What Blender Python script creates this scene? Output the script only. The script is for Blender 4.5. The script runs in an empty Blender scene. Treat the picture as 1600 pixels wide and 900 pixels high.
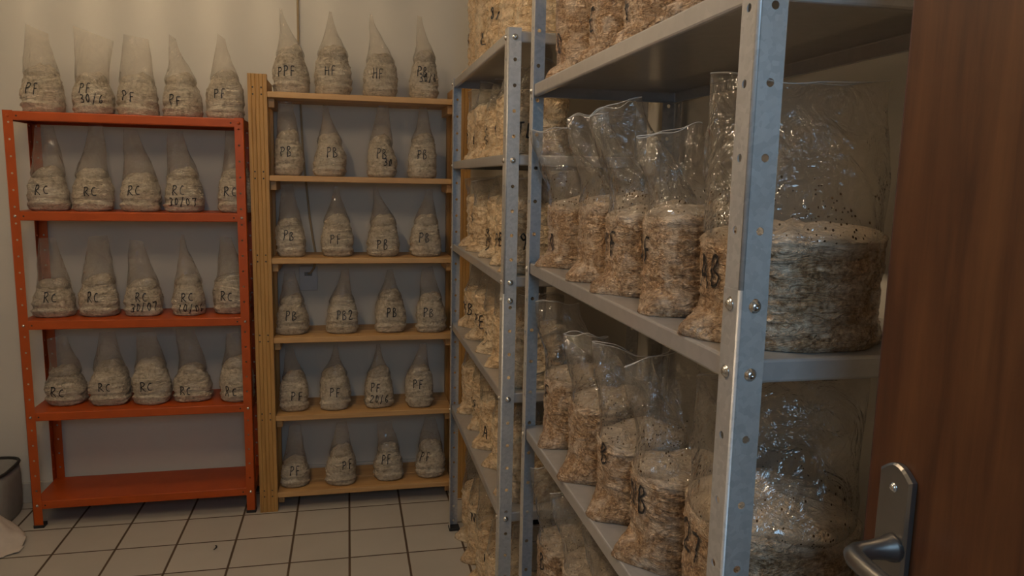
import bpy, bmesh, math, random
from mathutils import Vector, Matrix, noise
from mathutils.bvhtree import BVHTree
PI = math.pi
SC = bpy.context.scene
COL = SC.collection

# ------------------------------------------------------------------ camera
def make_camera():
    yaw, pitch, roll = math.radians(12.53), math.radians(8.31), math.radians(-1.166)
    fwd = Vector((math.sin(yaw)*math.cos(pitch), math.cos(yaw)*math.cos(pitch), -math.sin(pitch)))
    right = Vector((math.cos(yaw), -math.sin(yaw), 0))
    down = fwd.cross(right)
    c, s = math.cos(roll), math.sin(roll)
    r2 = c*right + s*down
    d2 = -s*right + c*down
    cam = bpy.data.cameras.new('camera')
    cam.sensor_width = 36.0
    cam.lens = 1158.0/1600.0*36.0
    cam.clip_start = 0.02
    o = bpy.data.objects.new('camera', cam)
    m = Matrix((( r2.x, -d2.x, -fwd.x, 0), (r2.y, -d2.y, -fwd.y, 0), (r2.z, -d2.z, -fwd.z, 1.5), (0, 0, 0, 1)))
    o.matrix_world = m
    COL.objects.link(o)
    SC.camera = o
make_camera()

# ------------------------------------------------------------------ exposure, world, lights
SC.view_settings.view_transform = 'Standard'
SC.view_settings.look = 'None'
SC.view_settings.gamma = 1
SC.view_settings.use_curve_mapping = False
SC.view_settings.exposure = 0.17
SC.cycles.transparent_max_bounces = 32
SC.cycles.max_bounces = 8
SC.cycles.diffuse_bounces = 4
SC.cycles.glossy_bounces = 3
SC.cycles.transmission_bounces = 4
SC.cycles.caustics_reflective = False
SC.cycles.caustics_refractive = False
SC.cycles.sample_clamp_indirect = 4.0

w = bpy.data.worlds.new('world')
SC.world = w
w.use_nodes = True
w.node_tree.nodes['Background'].inputs[0].default_value = (0.62, 0.78, 1.0, 1)
w.node_tree.nodes['Background'].inputs[1].default_value = 0.10

TUBE_BACK = (1.0, 0.79, 0.53), 19.0   # warm ceiling tube over the back racks
TUBE_AISLE = (1.0, 0.76, 0.505), 112.0  # warm ceiling tube over the aisle
STRIPE_LIGHT = (1.0, 0.78, 0.51), 270.0  # added unseen slatted box that casts soft stripes on the back wall
HALL_WATTS = 11.0                     # cool daylight of the hallway behind the camera
HALL_COLOR = (0.42, 0.70, 1.0)

def area_light(name, loc, rot, sx, sy, watts, color):
    l = bpy.data.lights.new(name, 'AREA')
    l.shape = 'RECTANGLE'; l.size = sx; l.size_y = sy; l.energy = watts; l.color = color
    o = bpy.data.objects.new(name, l)
    o.location = loc; o.rotation_euler = rot
    COL.objects.link(o)
    return o
area_light('hall_daylight', (0.08, -.50, 1.98), (math.radians(96), 0, 0), 0.5, 0.8, HALL_WATTS, HALL_COLOR)

# ------------------------------------------------------------------ node helpers
def mat(name):
    m = bpy.data.materials.new(name); m.use_nodes = True
    nt = m.node_tree
    return m, nt, nt.nodes['Principled BSDF']
def N(nt, t, **kw):
    n = nt.nodes.new(t)
    for k, v in kw.items():
        if k in n.inputs: n.inputs[k].default_value = v
        else: setattr(n, k, v)
    return n
def LK(nt, a, b): nt.links.new(a, b)
def math_n(nt, op, a, b=None, c=None):
    n = nt.nodes.new('ShaderNodeMath'); n.operation = op
    for i, v in enumerate((a, b, c)):
        if v is None: continue
        if isinstance(v, (int, float)): n.inputs[i].default_value = v
        else: LK(nt, v, n.inputs[i])
    return n.outputs[0]
def ramp(nt, fac, stops):
    r = nt.nodes.new('ShaderNodeValToRGB')
    e = r.color_ramp.elements
    while len(e) < len(stops): e.new(0.5)
    for i, (p, c) in enumerate(stops):
        e[i].position = p; e[i].color = (*c, 1)
    LK(nt, fac, r.inputs[0])
    return r.outputs[0]
def obj_coords(nt, scale=(1, 1, 1), per_object=True):
    tc = nt.nodes.new('ShaderNodeTexCoord')
    mp = nt.nodes.new('ShaderNodeMapping')
    mp.inputs['Scale'].default_value = scale
    LK(nt, tc.outputs['Object'], mp.inputs['Vector'])
    if per_object:
        oi = nt.nodes.new('ShaderNodeObjectInfo')
        cx = nt.nodes.new('ShaderNodeCombineXYZ')
        LK(nt, math_n(nt, 'MULTIPLY', oi.outputs['Random'], 37.0), cx.inputs[0])
        LK(nt, math_n(nt, 'MULTIPLY', oi.outputs['Random'], 91.0), cx.inputs[2])
        LK(nt, cx.outputs[0], mp.inputs['Location'])
    return mp.outputs[0], tc
def bump(nt, h, strength, dist, bsdf_in):
    b = nt.nodes.new('ShaderNodeBump')
    b.inputs['Strength'].default_value = strength
    b.inputs['Distance'].default_value = dist
    LK(nt, h, b.inputs['Height'])
    for i in (bsdf_in if isinstance(bsdf_in, (list, tuple)) else [bsdf_in]): LK(nt, b.outputs[0], i)
    return b
def setp(b, **kw):
    names = dict(col='Base Color', rough='Roughness', metal='Metallic', coat='Coat Weight', coatr='Coat Roughness', spec='Specular IOR Level')
    for k, v in kw.items():
        b.inputs[names[k]].default_value = (*v, 1) if k == 'col' else v

# ------------------------------------------------------------------ materials
def painted_wall(name, col):
    m, nt, b = mat(name)
    co, _ = obj_coords(nt, per_object=False)
    n1 = N(nt, 'ShaderNodeTexNoise', Scale=1.6, Detail=4.0); LK(nt, co, n1.inputs['Vector'])
    c = ramp(nt, n1.outputs['Fac'], [(0.3, tuple(x*0.93 for x in col)), (0.7, col)])
    LK(nt, c, b.inputs['Base Color'])
    n2 = N(nt, 'ShaderNodeTexNoise', Scale=180.0, Detail=3.0); LK(nt, co, n2.inputs['Vector'])
    bump(nt, n2.outputs['Fac'], 0.12, 0.002, b.inputs['Normal'])
    setp(b, rough=0.75, spec=0.25)
    return m
def tile_floor():
    m, nt, b = mat('floor_tiles')
    tc = nt.nodes.new('ShaderNodeTexCoord')
    sp = nt.nodes.new('ShaderNodeSeparateXYZ'); LK(nt, tc.outputs['Object'], sp.inputs[0])
    def line(sock, off, pitch, w):
        f = math_n(nt, 'FRACT', math_n(nt, 'DIVIDE', math_n(nt, 'SUBTRACT', sock, off), pitch))
        d = math_n(nt, 'MINIMUM', f, math_n(nt, 'SUBTRACT', 1.0, f))
        d = math_n(nt, 'MULTIPLY', d, pitch)
        return math_n(nt, 'SMOOTH_MIN', math_n(nt, 'DIVIDE', d, w), 1.0, 0.1), math_n(nt, 'FLOOR', math_n(nt, 'DIVIDE', math_n(nt, 'SUBTRACT', sock, off), pitch))
    lx, ix = line(sp.outputs[0], -0.01, 0.2295, 0.0052)
    ly, iy = line(sp.outputs[1], 2.83, 0.2305, 0.0045)
    g = math_n(nt, 'POWER', math_n(nt, 'MINIMUM', lx, ly), 5.0)
    cv = nt.nodes.new('ShaderNodeCombineXYZ'); LK(nt, ix, cv.inputs[0]); LK(nt, iy, cv.inputs[1])
    wn = nt.nodes.new('ShaderNodeTexWhiteNoise'); LK(nt, cv.outputs[0], wn.inputs['Vector'])
    n1 = N(nt, 'ShaderNodeTexNoise', Scale=7.0, Detail=5.0); LK(nt, tc.outputs['Object'], n1.inputs['Vector'])
    t = math_n(nt, 'ADD', math_n(nt, 'MULTIPLY', wn.outputs['Value'], 0.35), math_n(nt, 'MULTIPLY', n1.outputs['Fac'], 0.65))
    tile = ramp(nt, t, [(0.2, (0.47, 0.43, 0.37)), (0.8, (0.54, 0.50, 0.44))])
    mx = nt.nodes.new('ShaderNodeMix'); mx.data_type = 'RGBA'
    LK(nt, g, mx.inputs[0]); mx.inputs[6].default_value = (0.085, 0.052, 0.028, 1); LK(nt, tile, mx.inputs[7])
    LK(nt, mx.outputs[2], b.inputs['Base Color'])
    LK(nt, math_n(nt, 'SUBTRACT', 0.85, math_n(nt, 'MULTIPLY', g, 0.42)), b.inputs['Roughness'])
    bump(nt, g, 0.5, 0.003, b.inputs['Normal'])
    return m
def steel(name, col, rough, metal, scale=140.0, amp=0.10):
    m, nt, b = mat(name)
    co, _ = obj_coords(nt)
    v = N(nt, 'ShaderNodeTexVoronoi', Scale=scale); LK(nt, co, v.inputs['Vector'])
    n1 = N(nt, 'ShaderNodeTexNoise', Scale=9.0, Detail=6.0); LK(nt, co, n1.inputs['Vector'])
    sv = nt.nodes.new('ShaderNodeSeparateColor'); LK(nt, v.outputs['Color'], sv.inputs[0])
    t = math_n(nt, 'ADD', math_n(nt, 'MULTIPLY', sv.outputs[0], 0.45), math_n(nt, 'MULTIPLY', n1.outputs['Fac'], 0.55))
    c = ramp(nt, t, [(0.25, tuple(x*(1-amp) for x in col)), (0.75, tuple(min(1, x*(1+amp)) for x in col))])
    LK(nt, c, b.inputs['Base Color'])
    LK(nt, math_n(nt, 'ADD', math_n(nt, 'MULTIPLY', n1.outputs['Fac'], 0.16), rough-0.08), b.inputs['Roughness'])
    setp(b, metal=metal)
    return m
def enamel(name, col):
    m, nt, b = mat(name)
    co, _ = obj_coords(nt)
    n1 = N(nt, 'ShaderNodeTexNoise', Scale=14.0, Detail=7.0); LK(nt, co, n1.inputs['Vector'])
    c = ramp(nt, n1.outputs['Fac'], [(0.3, tuple(x*0.86 for x in col)), (0.7, col)])
    LK(nt, c, b.inputs['Base Color'])
    setp(b, rough=0.42)
    n2 = N(nt, 'ShaderNodeTexNoise', Scale=220.0, Detail=2.0); LK(nt, co, n2.inputs['Vector'])
    bump(nt, n2.outputs['Fac'], 0.05, 0.002, b.inputs['Normal'])
    return m
def wood(name, dark, mid, light, axis, grain=38.0, rough=0.5, stretch=0.05):
    m, nt, b = mat(name)
    s = [1.0, 1.0, 1.0]; s[axis] = stretch
    co, _ = obj_coords(nt, tuple(s))
    n0 = N(nt, 'ShaderNodeTexNoise', Scale=grain*0.25, Detail=3.0, Distortion=0.6); LK(nt, co, n0.inputs['Vector'])
    n1 = N(nt, 'ShaderNodeTexNoise', Scale=grain, Detail=8.0, Roughness=0.62, Distortion=0.9); LK(nt, co, n1.inputs['Vector'])
    n2 = N(nt, 'ShaderNodeTexNoise', Scale=grain*6, Detail=3.0); LK(nt, co, n2.inputs['Vector'])
    t = math_n(nt, 'ADD', math_n(nt, 'MULTIPLY', n1.outputs['Fac'], 0.55), math_n(nt, 'MULTIPLY', n0.outputs['Fac'], 0.30))
    t = math_n(nt, 'ADD', t, math_n(nt, 'MULTIPLY', n2.outputs['Fac'], 0.15))
    c = ramp(nt, t, [(0.33, dark), (0.48, mid), (0.66, light)])
    LK(nt, c, b.inputs['Base Color'])
    setp(b, rough=rough)
    bump(nt, t, 0.18, 0.002, b.inputs['Normal'])
    return m
def plain(name, col, rough=0.5, metal=0.0):
    m, nt, b = mat(name)
    co, _ = obj_coords(nt)
    n1 = N(nt, 'ShaderNodeTexNoise', Scale=30.0, Detail=3.0); LK(nt, co, n1.inputs['Vector'])
    c = ramp(nt, n1.outputs['Fac'], [(0.3, tuple(x*0.9 for x in col)), (0.7, col)])
    LK(nt, c, b.inputs['Base Color'])
    setp(b, rough=rough, metal=metal)
    return m
def filling(name, dark, mid, light, pale, top_white, sc, coat=0.6, wr=1.0, zs=2.6, cr_=0.16):
    """packed sawdust or straw pressed against its plastic: mottled, wrinkled, glossy"""
    m, nt, b = mat(name)
    co, tc = obj_coords(nt)
    n1 = N(nt, 'ShaderNodeTexNoise', Scale=sc, Detail=7.0, Roughness=0.68); LK(nt, co, n1.inputs['Vector'])
    n2 = N(nt, 'ShaderNodeTexNoise', Scale=sc*0.17, Detail=4.0, Distortion=0.8); LK(nt, co, n2.inputs['Vector'])
    v = N(nt, 'ShaderNodeTexVoronoi', Scale=sc*1.5); LK(nt, co, v.inputs['Vector'])
    sv = nt.nodes.new('ShaderNodeSeparateColor'); LK(nt, v.outputs['Color'], sv.inputs[0])
    t = math_n(nt, 'ADD', math_n(nt, 'MULTIPLY', n1.outputs['Fac'], 0.86), math_n(nt, 'MULTIPLY', sv.outputs[1], 0.14))
    c = ramp(nt, t, [(0.30, dark), (0.50, mid), (0.70, light)])
    # white threads of growth in cloudy patches, thickest near the top of the filling
    sp = nt.nodes.new('ShaderNodeSeparateXYZ'); LK(nt, tc.outputs['Generated'], sp.inputs[0])
    mr = nt.nodes.new('ShaderNodeMapRange'); LK(nt, sp.outputs[2], mr.inputs[0])
    mr.inputs[1].default_value = 0.72; mr.inputs[2].default_value = 0.98; mr.inputs[3].default_value = 0.0; mr.inputs[4].default_value = top_white
    pt = math_n(nt, 'ADD', math_n(nt, 'ADD', math_n(nt, 'MULTIPLY', n2.outputs['Fac'], 1.0), math_n(nt, 'MULTIPLY', n1.outputs['Fac'], 0.35)), mr.outputs[0])
    pm = nt.nodes.new('ShaderNodeMapRange'); LK(nt, pt, pm.inputs[0])
    pm.inputs[1].default_value = 0.62; pm.inputs[2].default_value = 1.0; pm.inputs[3].default_value = 0.0; pm.inputs[4].default_value = 0.85
    mx = nt.nodes.new('ShaderNodeMix'); mx.data_type = 'RGBA'
    LK(nt, pm.outputs[0], mx.inputs[0]); LK(nt, c, mx.inputs[6]); mx.inputs[7].default_value = (*pale, 1)
    LK(nt, mx.outputs[2], b.inputs['Base Color'])
    setp(b, rough=0.55, coat=coat, coatr=cr_, spec=0.4)
    co2, _ = obj_coords(nt, (1, 1, zs))
    w1 = N(nt, 'ShaderNodeTexNoise', Scale=26.0, Detail=5.0, Roughness=0.6, Distortion=1.4); LK(nt, co2, w1.inputs['Vector'])
    w2 = N(nt, 'ShaderNodeTexNoise', Scale=95.0, Detail=3.0, Distortion=0.8); LK(nt, co2, w2.inputs['Vector'])
    # sharp creases where the stretched noise crosses its middle
    cr = math_n(nt, 'ABSOLUTE', math_n(nt, 'SUBTRACT', w1.outputs['Fac'], 0.5))
    cr = math_n(nt, 'MINIMUM', math_n(nt, 'MULTIPLY', cr, 7.0), 1.0)
    h = math_n(nt, 'ADD', math_n(nt, 'MULTIPLY', cr, 0.6), math_n(nt, 'MULTIPLY', w2.outputs['Fac'], 0.7))
    bump(nt, h, 0.75*wr, 0.006, [b.inputs['Normal'], b.inputs['Coat Normal']])
    return m
def film(name, veil, tint, rough, specks=0.0, gloss=1.0):
    m, nt, b = mat(name)
    nt.nodes.remove(b)
    out = nt.nodes['Material Output']
    co, tc = obj_coords(nt, (1, 1, 0.7))
    w1 = N(nt, 'ShaderNodeTexNoise', Scale=17.0, Detail=4.0, Distortion=1.6); LK(nt, co, w1.inputs['Vector'])
    cr = math_n(nt, 'MINIMUM', math_n(nt, 'MULTIPLY', math_n(nt, 'ABSOLUTE', math_n(nt, 'SUBTRACT', w1.outputs['Fac'], 0.5)), 6.0), 1.0)
    w2 = N(nt, 'ShaderNodeTexNoise', Scale=70.0, Detail=2.0, Distortion=0.5); LK(nt, co, w2.inputs['Vector'])
    h = math_n(nt, 'ADD', cr, math_n(nt, 'MULTIPLY', w2.outputs['Fac'], 0.25))
    bp = nt.nodes.new('ShaderNodeBump'); bp.inputs['Strength'].default_value = 0.55; bp.inputs['Distance'].default_value = 0.008
    LK(nt, h, bp.inputs['Height'])
    tr = N(nt, 'ShaderNodeBsdfTransparent', Color=(*tint, 1))
    df = N(nt, 'ShaderNodeBsdfDiffuse', Color=(0.62, 0.55, 0.45, 1)); LK(nt, bp.outputs[0], df.inputs['Normal'])
    tl = N(nt, 'ShaderNodeBsdfTranslucent', Color=(0.62, 0.55, 0.45, 1)); LK(nt, bp.outputs[0], tl.inputs['Normal'])
    md = N(nt, 'ShaderNodeMixShader', Fac=0.45); LK(nt, df.outputs[0], md.inputs[1]); LK(nt, tl.outputs[0], md.inputs[2])
    n3 = N(nt, 'ShaderNodeTexNoise', Scale=9.0, Detail=5.0); LK(nt, co, n3.inputs['Vector'])
    vf = math_n(nt, 'MULTIPLY', math_n(nt, 'ADD', 0.5, n3.outputs['Fac']), veil)
    vf = math_n(nt, 'ADD', vf, math_n(nt, 'MULTIPLY', math_n(nt, 'SUBTRACT', 1.0, cr), veil*0.5))
    m1 = nt.nodes.new('ShaderNodeMixShader'); LK(nt, vf, m1.inputs[0]); LK(nt, tr.outputs[0], m1.inputs[1]); LK(nt, md.outputs[0], m1.inputs[2])
    gl = N(nt, 'ShaderNodeBsdfGlossy', Roughness=rough); LK(nt, bp.outputs[0], gl.inputs['Normal'])
    fr = N(nt, 'ShaderNodeFresnel', IOR=1.45); LK(nt, bp.outputs[0], fr.inputs['Normal'])
    ge = nt.nodes.new('ShaderNodeNewGeometry')          # thin film: same reflectance from both sides
    LK(nt, math_n(nt, 'ADD', 1.45, math_n(nt, 'MULTIPLY', ge.outputs['Backfacing'], 1/1.45-1.45)), fr.inputs['IOR'])
    m2 = nt.nodes.new('ShaderNodeMixShader'); LK(nt, math_n(nt, 'MULTIPLY', fr.outputs[0], gloss), m2.inputs[0])
    LK(nt, m1.outputs[0], m2.inputs[1]); LK(nt, gl.outputs[0], m2.inputs[2])
    last = m2.outputs[0]
    if specks > 0:      # dark crumbs of filling stuck to the inside of the film, thinning upwards
        vs = N(nt, 'ShaderNodeTexVoronoi', Scale=260.0); LK(nt, co, vs.inputs['Vector'])
        sc = nt.nodes.new('ShaderNodeSeparateColor'); LK(nt, vs.outputs['Color'], sc.inputs[0])
        sp = nt.nodes.new('ShaderNodeSeparateXYZ'); LK(nt, tc.outputs['Generated'], sp.inputs[0])
        th = nt.nodes.new('ShaderNodeMapRange'); LK(nt, sp.outputs[2], th.inputs[0])
        th.inputs[1].default_value = 0.0; th.inputs[2].default_value = 0.42; th.inputs[3].default_value = specks; th.inputs[4].default_value = 0.0
        on = math_n(nt, 'MULTIPLY', math_n(nt, 'LESS_THAN', sc.outputs[0], th.outputs[0]), math_n(nt, 'LESS_THAN', vs.outputs['Distance'], 0.38))
        dk = N(nt, 'ShaderNodeBsdfDiffuse', Color=(0.09, 0.055, 0.03, 1))
        m3 = nt.nodes.new('ShaderNodeMixShader'); LK(nt, on, m3.inputs[0]); LK(nt, last, m3.inputs[1]); LK(nt, dk.outputs[0], m3.inputs[2])
        last = m3.outputs[0]
    LK(nt, last, out.inputs[0])
    return m

M = {}
M['wall'] = painted_wall('cream_wall_paint', (0.72, 0.67, 0.58))
M['ceiling'] = painted_wall('ceiling_paint', (0.70, 0.66, 0.58))
M['floor'] = tile_floor()
M['skirting'] = plain('skirting_paint', (0.60, 0.55, 0.47), 0.45)
M['galv'] = steel('galvanised_steel', (0.47, 0.45, 0.42), 0.44, 0.32)
M['tray'] = steel('grey_steel_shelf', (0.45, 0.43, 0.41), 0.36, 0.40, 60.0, 0.04)
_b = M['tray'].node_tree.nodes['Principled BSDF']; setp(_b, coat=0.5, coatr=0.07)
M['bolt'] = plain('zinc_bolt', (0.72, 0.70, 0.66), 0.22, 1.0)
M['black'] = plain('black_rubber', (0.02, 0.018, 0.016), 0.6)
M['orange'] = enamel('orange_enamel', (0.48, 0.076, 0.005))
M['pine_z'] = wood('pine_upright', (0.31, 0.148, 0.036), (0.43, 0.23, 0.066), (0.50, 0.285, 0.093), 2, 60.0)
M['pine_x'] = wood('pine_board', (0.40, 0.21, 0.07), (0.54, 0.31, 0.12), (0.62, 0.38, 0.16), 0, 45.0)
M['door'] = wood('stained_door', (0.023, 0.0055, 0.0015), (0.066, 0.020, 0.005), (0.122, 0.043, 0.012), 2, 26.0, 0.42, 0.07)
M['nickel'] = plain('brushed_nickel', (0.25, 0.235, 0.215), 0.32, 0.9)
M['ink'] = plain('black_marker_ink', (0.012, 0.010, 0.010), 0.4)
M['fill_grain'] = filling('colonised_grain', (0.42, 0.33, 0.22), (0.72, 0.60, 0.44), (0.86, 0.74, 0.57), (0.92, 0.83, 0.68), 0.10, 75.0, 0.7, 1.6)
M['fill_straw'] = filling('pale_straw', (0.44, 0.25, 0.11), (0.86, 0.61, 0.35), (0.96, 0.77, 0.50), (0.97, 0.82, 0.58), 0.10, 60.0, 0.9, 1.7, 1.5, 0.07)
M['fill_saw'] = filling('sawdust_block', (0.13, 0.062, 0.027), (0.39, 0.225, 0.108), (0.70, 0.48, 0.28), (0.84, 0.69, 0.52), 0.46, 165.0, 0.8, 1.5, 2.4, 0.07)
M['film_milky'] = film('milky_film', 0.12, (0.98, 0.97, 0.955), 0.14, 0.0, 1.3)
M['film_clear'] = film('clear_film', 0.09, (0.97, 0.96, 0.94), 0.055, 0.22, 2.0)
M['film_edge'] = plain('film_edge', (0.62, 0.58, 0.52), 0.25)
M['cloth'] = plain('white_cloth', (0.62, 0.54, 0.46), 0.9)
M['grey'] = plain('grey_fabric', (0.30, 0.28, 0.25), 0.8)
M['white'] = plain('white_plastic', (0.62, 0.60, 0.58), 0.4)
def emitter(name, col, strength):
    m, nt, b = mat(name)
    b.inputs['Base Color'].default_value = (0.9, 0.9, 0.9, 1)
    b.inputs['Emission Color'].default_value = (*col, 1)
    b.inputs['Emission Strength'].default_value = strength
    return m
M['tube_back'] = emitter('warm_tube', *TUBE_BACK)
M['tube_aisle'] = emitter('warm_tube', *TUBE_AISLE)
M['stripe_glow'] = emitter('stripe_emitter', *STRIPE_LIGHT)

# ------------------------------------------------------------------ object helpers
def mesh_obj(name, bm, material, parent=None, smooth=False, mods=()):
    me = bpy.data.meshes.new(name)
    bm.normal_update(); bm.to_mesh(me); bm.free()
    mats = material if isinstance(material, (list, tuple)) else [material]
    for m_ in mats: me.materials.append(m_)
    if smooth:
        for p in me.polygons: p.use_smooth = True
    o = bpy.data.objects.new(name, me); COL.objects.link(o)
    if parent is not None: o.parent = parent
    for kind, kw in mods:
        md = o.modifiers.new(kind.lower(), kind)
        for k, v in kw.items(): setattr(md, k, v)
    return o
def thing(name, label, cat, loc, group=None, rz=0.0):
    o = bpy.data.objects.new(name, None); COL.objects.link(o)
    o.empty_display_size = 0.05
    o.location = loc; o.rotation_euler = (0, 0, rz)
    o['label'] = label; o['category'] = cat
    if group: o['group'] = group
    return o
def tag(o, label, cat, group=None):
    o['label'] = label; o['category'] = cat
    if group: o['group'] = group
    return o
def box(bm, x0, x1, y0, y1, z0, z1):
    v = [bm.verts.new((x, y, z)) for x in (x0, x1) for y in (y0, y1) for z in (z0, z1)]
    for f in ((0, 1, 3, 2), (4, 6, 7, 5), (0, 4, 5, 1), (2, 3, 7, 6), (0, 2, 6, 4), (1, 5, 7, 3)):
        bm.faces.new([v[i] for i in f])
BEV = lambda w_, s=2: ('BEVEL', dict(width=w_, segments=s, limit_method='ANGLE'))
def structure(name, bm, material, mods=()):
    o = mesh_obj(name, bm, material, None, False, mods); o['kind'] = 'structure'; return o
def tube(bm, pts, r, n=10, closed=False):
    pts = [Vector(p) for p in pts]
    rings = []
    L = len(pts)
    rr = r if isinstance(r, (list, tuple)) else [r]*L
    prev = None
    for i, p in enumerate(pts):
        a = pts[(i-1) % L] if (i > 0 or closed) else p
        c = pts[(i+1) % L] if (i < L-1 or closed) else p
        t = (c-a).normalized()
        if prev is None:
            u = t.orthogonal().normalized()
        else:
            u = (prev - t*prev.dot(t)).normalized()
        prev = u
        v = t.cross(u)
        rings.append([bm.verts.new(p + rr[i]*(math.cos(2*PI*k/n)*u + math.sin(2*PI*k/n)*v)) for k in range(n)])
    for i in range(L if closed else L-1):
        A, B = rings[i], rings[(i+1) % L]
        for k in range(n): bm.faces.new((A[k], A[(k+1) % n], B[(k+1) % n], B[k]))
    if not closed:
        bm.faces.new(rings[0][::-1]); bm.faces.new(rings[-1])
    return rings

# ------------------------------------------------------------------ the room
XL, XR, YB, YF, ZC = -1.78, 0.865, 3.60, -0.22, 2.66
bm = bmesh.new(); box(bm, XL-.1, XR+.1, YF-.1, YB+.1, -.08, 0); structure('floor', bm, M['floor'])
bm = bmesh.new(); box(bm, XL-.1, XR+.1, YF-.1, YB+.1, ZC, ZC+.08); structure('ceiling', bm, M['ceiling'])
bm = bmesh.new(); box(bm, XL-.1, XR+.1, YB, YB+.1, 0, ZC); structure('wall_back', bm, M['wall'])
bm = bmesh.new(); box(bm, XL-.1, XL, YF, YB, 0, ZC); structure('wall_left', bm, M['wall'])
bm = bmesh.new(); box(bm, XR, XR+.1, YF, YB, 0, ZC); structure('wall_right', bm, M['wall'])
bm = bmesh.new()
box(bm, XL-.1, -.36, YF-.1, YF, 0, ZC); box(bm, .545, XR+.1, YF-.1, YF, 0, ZC); box(bm, -.36, .545, YF-.1, YF, 2.12, ZC)
structure('wall_front', bm, M['wall'])
def skirting(name, x0, x1, y0, y1):
    b_ = bmesh.new(); box(b_, x0, x1, y0, y1, 0, .098)
    return structure(name, b_, M['skirting'], [BEV(.004)])
skirting('baseboard_back', XL, XR, YB-.016, YB)
skirting('baseboard_left', XL, XL+.016, YF, YB-.016)

# ------------------------------------------------------------------ ceiling lamp (above the picture, over the racks) and an added stripe rig
def tube_lamp(label, loc, rz, half, m):
    lamp = thing('tube_lamp', label, 'lamp', loc, None, rz)
    b_ = bmesh.new(); box(b_, -half-.06, half+.06, -.05, .05, -.05, 0); mesh_obj('lamp_housing', b_, M['white'], lamp, False, [BEV(.01)])
    b_ = bmesh.new(); tube(b_, [(-half, 0, -.085), (half, 0, -.085)], .018, 14); mesh_obj('lamp_tube', b_, m, lamp, True)
    for s in (-1, 1):
        b_ = bmesh.new(); box(b_, s*(half+.015)-.018, s*(half+.015)+.018, -.02, .02, -.11, -.045); mesh_obj('lamp_holder', b_, M['white'], lamp, False, [BEV(.004)])
tube_lamp('warm ceiling tube lamp above the orange and wooden racks', (-.78, 2.68, ZC), 0, .66, M['tube_back'])
tube_lamp('warm ceiling tube lamp over the aisle beside the steel racks', (-.55, 1.30, ZC), PI/2, .35, M['tube_aisle'])
def stripe_rig():  # added above the view only to shape light into stripes on the wall
    lx, ly = -.82, 2.25
    t = thing('stripe_rig', 'added unseen light box, slatted to cast stripes on the back wall', 'lamp', (lx, ly, ZC))
    zb, zt, yf = 2.335-ZC, 2.56-ZC, .25
    bm = bmesh.new()
    box(bm, -.30, .42, -.10, yf, zb-.006, zb); box(bm, -.30, .42, -.10, yf, zt, zt+.006)
    box(bm, -.30, .42, -.106, -.10, zb, zt); box(bm, -.306, -.30, -.10, yf, zb, zt); box(bm, .42, .426, -.10, yf, zb, zt)
    mesh_obj('stripe_box', bm, M['black'], t)
    p = .0444
    for k in range(-7, 9):
        x = (k+.5)*p
        bm = bmesh.new(); box(bm, x-.0125, x+.0125, yf-.003, yf+.001, zb, zt); mesh_obj('stripe_slat', bm, M['black'], t)
    bm = bmesh.new(); tube(bm, [(0, 0, 2.36-ZC), (0, 0, 2.48-ZC)], .010, 12); mesh_obj('stripe_source', bm, M['stripe_glow'], t, True)
    bm = bmesh.new(); tube(bm, [(0, 0, 2.48-ZC), (0, 0, zt)], .014, 12); mesh_obj('stripe_source_holder', bm, M['white'], t, True)
    for x in (-.25, .37):
        bm = bmesh.new(); tube(bm, [(x, .07, zt+.004), (x, .07, 0)], .004, 8); mesh_obj('hanger', bm, M['black'], t)
stripe_rig()

# ------------------------------------------------------------------ racks
def strip(bm, O, U, V, u0, u1, length, holes, hr, slot=0.0):
    """flat strip from O, width axis U (u0..u1), length axis V, with round holes punched at the given heights"""
    uc = (u0+u1)/2; K = 12
    hs = [h for h in holes if hr*1.6 < h < length-hr*1.6]
    cuts = [0.0]; cell = []
    for h in hs:
        cell.append((h-hr*1.9-slot, h+hr*1.9+slot, h))
    z = 0.0
    def P(u, v): return bm.verts.new(O + U*u + V*v)
    for (a, b, h) in cell:
        if a > z: bm.faces.new((P(u0, z), P(u1, z), P(u1, a), P(u0, a)))
        outer, inner = [], []
        hw, hh = (u1-u0)/2, (b-a)/2
        for k in range(K):
            an = 2*PI*(k+.5)/K
            c, s = math.cos(an), math.sin(an)
            sc = min(hw/abs(c) if abs(c) > 1e-6 else 9, hh/abs(s) if abs(s) > 1e-6 else 9)
            outer.append(P(uc+c*sc, h+s*sc)); inner.append(P(uc+c*hr, h+s*hr))
        for k in range(K):
            k2 = (k+1) % K
            bm.faces.new((outer[k], outer[k2], inner[k2], inner[k]))
        # corners cut by the radial sampling
        for sx, sy in ((1, 1), (-1, 1), (-1, -1), (1, -1)):
            ang = math.atan2(sy*hh, sx*hw) % (2*PI)
            k = int((ang/(2*PI)*K) - .5) % K
            bm.faces.new((outer[k], P(uc+sx*hw, h+sy*hh), outer[(k+1) % K]))
        z = b
    if z < length: bm.faces.new((P(u0, z), P(u1, z), P(u1, length), P(u0, length)))
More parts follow.
